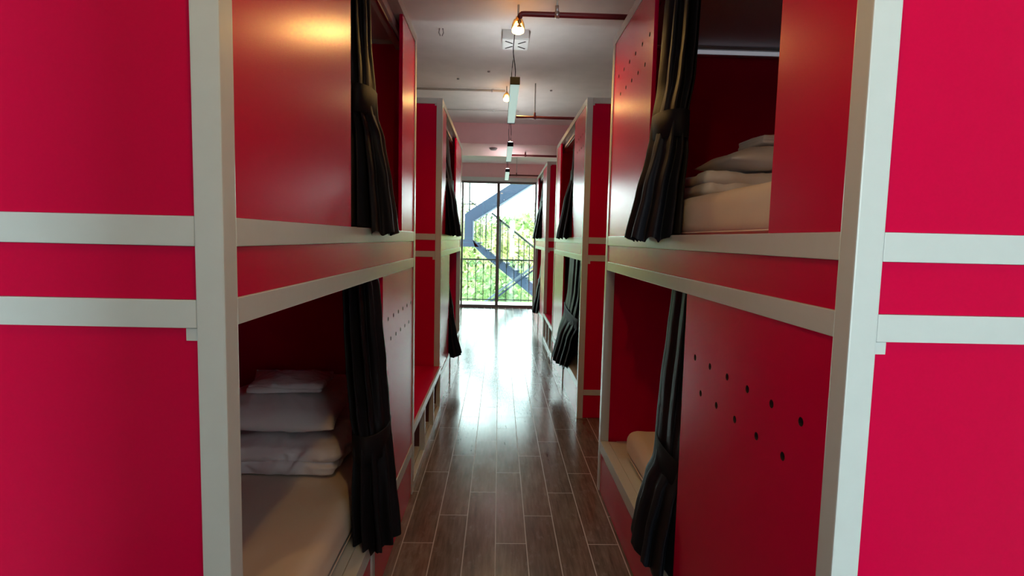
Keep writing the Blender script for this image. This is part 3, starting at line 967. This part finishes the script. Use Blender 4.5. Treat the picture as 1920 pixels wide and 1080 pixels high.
r = empty('balcony_railing', (0, 12.9, -0.03), 'thin dark metal balcony railing with arched tops behind the glass', 'railing')
bm = bmesh.new(); bar(bm, (-2.9, 0, 0.985), (2.9, 0, 0.985), 0.035, 0.03)
link('top_rail', bm, 'dark_metal', r)
bm = bmesh.new(); bar(bm, (-2.9, 0, 0.07), (2.9, 0, 0.07), 0.022, 0.02)
link('bottom_rail', bm, 'dark_metal', r)
x_ = -2.8
while x_ < 2.81:
    bm = bmesh.new(); bar(bm, (x_, 0, 0.03), (x_, 0, 0.97), 0.014, 0.014)
    link('baluster', bm, 'dark_metal', r)
    x_ += 0.175
bm = bmesh.new()
x_ = -2.8
while x_ < 2.60:
    tube(bm, [(x_ + 0.0875 - 0.08 * cos(pi * k / 10), 0.0, 0.80 + 0.15 * sin(pi * k / 10)) for k in range(11)], 0.006, 6)
    x_ += 0.175
link('arch_scroll', bm, 'dark_metal', r, smooth=True)

# zigzag steel escape stair
r = empty('escape_staircase', (-0.70, 14.0, 0), 'blue grey zigzag steel outdoor staircase behind the window', 'staircase')
def SB(name, mat, p, q, w_, d_, dy=0.0):
    bm = bmesh.new()
    bar(bm, (p[0] + 0.70, dy, p[1]), (q[0] + 0.70, dy, q[1]), w_, d_)
    return link(name, bm, mat, r)
def SPoly(name, mat, pts, d_, dy=0.0):
    bm = bmesh.new()
    f = [bm.verts.new((x + 0.70, dy, z)) for x, z in pts]
    b_ = [bm.verts.new((x + 0.70, dy + d_, z)) for x, z in pts]
    bm.faces.new(f); bm.faces.new(b_[::-1])
    for i in range(len(pts)):
        j = (i + 1) % len(pts)
        bm.faces.new((f[i], b_[i], b_[j], f[j]))
    return link(name, bm, mat, r)
# one stringer: up flight, knee, landing; points as (x, z)
SPoly('upper_stringer', 'stair', [(-0.86, 1.40), (-0.86, 2.02), (-0.70, 2.14), (0.55, 2.98), (1.35, 3.52), (1.35, 3.16), (0.84, 2.80), (0.05, 2.26), (-0.60, 1.88), (-0.66, 1.80), (-0.66, 1.40)], 0.10)
SPoly('landing_beam', 'stair', [(-1.6, 1.40), (-0.66, 1.40), (-0.50, 1.22), (-1.6, 1.22)], 0.12)
SPoly('lower_stringer', 'stair', [(-0.655, 1.398), (0.91, 0.30), (1.5, -0.10), (1.5, -0.42), (0.86, 0.02), (-0.42, 1.04), (-0.60, 1.215)], 0.10)
# pale flange edges, lighter than the stringers
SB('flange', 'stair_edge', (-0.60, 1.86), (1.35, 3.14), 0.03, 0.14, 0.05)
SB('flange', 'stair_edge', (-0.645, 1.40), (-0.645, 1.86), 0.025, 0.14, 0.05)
# second side of the same flights, set back
SPoly('upper_stringer', 'stair', [(-0.75, 2.06), (0.55, 2.93), (1.35, 3.47), (1.35, 3.22), (0.6, 2.70), (-0.60, 1.92)], 0.06, 1.1)
SPoly('lower_stringer', 'stair', [(-0.655, 1.38), (1.5, -0.12), (1.5, -0.36), (-0.60, 1.16)], 0.06, 1.1)
# treads
for k in range(9):
    t = k / 9
    bm = bmesh.new(); box(bm, -0.66 + 0.70 + 0.24 * k, -0.66 + 0.70 + 0.24 * k + 0.22, 0.10, 1.10, 1.30 - 0.168 * k, 1.33 - 0.168 * k)
    link('tread', bm, 'stair', r)
    bm = bmesh.new(); box(bm, -0.62 + 0.70 + 0.22 * k, -0.62 + 0.70 + 0.22 * k + 0.20, 0.10, 1.10, 2.02 + 0.148 * k, 2.05 + 0.148 * k)
    link('tread', bm, 'stair', r)
# handrails and balusters
SB('handrail', 'stair_rail', (-0.20, 2.06), (1.5, 0.74), 0.045, 0.04, -0.02)
x_ = -0.60
while x_ < 1.4:
    zt_ = 2.06 - (x_ + 0.20) * 0.776 if x_ > -0.20 else 1.86 + (x_ + 0.60) * 0.62
    zb_ = 1.36 - (x_ + 0.655) * 0.70
    SB('baluster', 'stair_rail', (x_, zb_), (x_, zt_), 0.018, 0.018, -0.02)
    x_ += 0.135
SB('post', 'stair_rail', (0.02, 0.86), (0.02, 1.90), 0.05, 0.04, -0.02)
SB('handrail', 'stair_rail', (-0.82, 2.43), (-0.38, 2.10), 0.03, 0.03, 1.15)
SB('post', 'stair_rail', (-0.81, 1.40), (-0.81, 3.2), 0.035, 0.035, 1.15)
SB('handrail', 'stair_rail', (-1.6, 2.34), (-0.62, 2.34), 0.025, 0.03, 1.2)
for k in range(9):
    SB('baluster', 'stair_rail', (-1.05 + 0.085 * k, 1.42), (-1.05 + 0.085 * k, 2.34 - max(0, k - 3) * 0.045), 0.014, 0.014, 1.15)
for k in range(6):
    SB('baluster', 'stair_rail', (-0.45 + 0.10 * k, 2.0), (-0.45 + 0.10 * k, 2.48 + 0.02 * (k % 2)), 0.014, 0.014, 1.9)
# the pair of slanted pipes in front
SB('brace', 'stair_edge', (-0.36, -0.12), (1.2, 1.08), 0.045, 0.045, -0.45)
SB('brace', 'stair', (-0.22, -0.12), (1.3, 1.06), 0.04, 0.04, -0.40)

# slope and trees
def slope():
    bm = bmesh.new()
    nx, ny = 40, 30
    g = []
    for i in range(nx + 1):
        rw = []
        for j in range(ny + 1):
            x = -30 + 62 * i / nx
            y = 17 + 75 * j / ny
            z = -4.6 + 0.085 * (y - 17) + 0.5 * sin(x * 0.31) + 0.4 * sin(y * 0.23 + x * 0.1) + 0.00 * x
            rw.append(bm.verts.new((x, y, z)))
        g.append(rw)
    for i in range(nx):
        for j in range(ny):
            bm.faces.new((g[i][j], g[i + 1][j], g[i + 1][j + 1], g[i][j + 1]))
    return bm
o = link('hillside', slope(), 'ground', smooth=True)
tag(o, 'bright grassy hillside behind the trees', 'hillside', kind='structure')

def crown(bm, rnd, c, rx, ry, rz, n, ls):
    blobs = [(Vector((rnd.uniform(-.6, .6) * rx, rnd.uniform(-.6, .6) * ry, rnd.uniform(-.6, .6) * rz)), rnd.uniform(0.35, 0.6)) for _ in range(12)]
    for _ in range(n):
        b0, br = rnd.choice(blobs)
        d = Vector((rnd.gauss(0, 1), rnd.gauss(0, 1), rnd.gauss(0, 1))).normalized()
        q = br * rnd.uniform(0.75, 1.05)
        p = Vector(c) + b0 + Vector((d.x * rx, d.y * ry, d.z * rz)) * q
        a = Vector((rnd.gauss(0, 1), rnd.gauss(0, 1), rnd.gauss(0, 1))).normalized()
        b_ = a.cross(d)
        if b_.length < 0.1:
            continue
        b_.normalize()
        s_ = ls * rnd.uniform(0.6, 1.3)
        v = [bm.verts.new(p + x) for x in (a * s_, b_ * s_ * 0.45, -a * s_ * 0.9, -b_ * s_ * 0.45)]
        bm.faces.new(v)

def tree(name, label, x, y, zb, hh, rx, mat, n, seed, ls=0.16, zc=None):
    rnd = random.Random(seed)
    r = empty(name, (x, y, zb), label, 'tree', 'trees and shrubs on the hillside')
    bm = bmesh.new()
    top = hh * 0.75
    tube(bm, [(0, 0, 0), (0.05, 0, top * 0.4), (-0.04, 0.03, top * 0.75), (0.02, 0, top)], [0.16, 0.12, 0.08, 0.03], 9)
    for k in range(4):
        a = k * 1.7 + seed
        tube(bm, [(0, 0, top * (0.45 + 0.1 * k)), (rx * 0.3 * cos(a), rx * 0.3 * sin(a), top * (0.62 + 0.1 * k)), (rx * 0.55 * cos(a), rx * 0.55 * sin(a), top * (0.75 + 0.1 * k))], [0.06, 0.04, 0.015], 7)
    link('trunk', bm, 'trunk', r, smooth=True)
    bm = bmesh.new()
    crown(bm, rnd, (0, 0, hh * 0.60), rx, rx * 0.8, hh * 0.45, n, ls)
    link('crown', bm, mat, r)
    return r
tree('tree', 'bright bushy tree left of the stair seen through the left pane', -2.4, 23.6, -5.0, 7.2, 2.0, 'leaf1', 3800, 21)
tree('tree', 'deep green tree low behind the left balcony railing', -0.2, 19.5, -5.2, 5.6, 1.7, 'leaf3', 3600, 22, 0.13)
tree('tree', 'yellow green tree behind the railing under the right pane handrail', 1.7, 23.4, -5.0, 5.9, 1.7, 'leaf1', 3800, 23, 0.13)
tree('tree', 'pale yellow green tree on the slope in the middle of the view', 0.5, 27.4, -4.6, 6.3, 2.1, 'leaf2', 3800, 24)
tree('tree', 'rounded yellow green tree at the right edge of the window', 4.9, 27, -4.4, 6.6, 2.2, 'leaf2', 3800, 25)
tree('tree', 'distant tree with pale crown against the sky at the right', 3.1, 36, -3.4, 6.4, 2.6, 'leaf1', 3400, 26, 0.22)
tree('tree', 'distant green tree just right of the window post', 0.0, 43, -3.0, 5.9, 3.0, 'leaf3', 3400, 27, 0.22)
tree('tree', 'tall spiky tree behind the upper stair at the left', -1.6, 32, -4.0, 7.4, 1.9, 'leaf1', 3000, 28, 0.2)
tree('tree', 'far left tree beyond the stair landing', -5.0, 28, -4.4, 6.8, 2.4, 'leaf3', 3000, 29, 0.2)
tree('tree', 'far right tree beyond the window jamb', 9.2, 31, -4.4, 7.0, 2.6, 'leaf1', 3000, 30, 0.2)
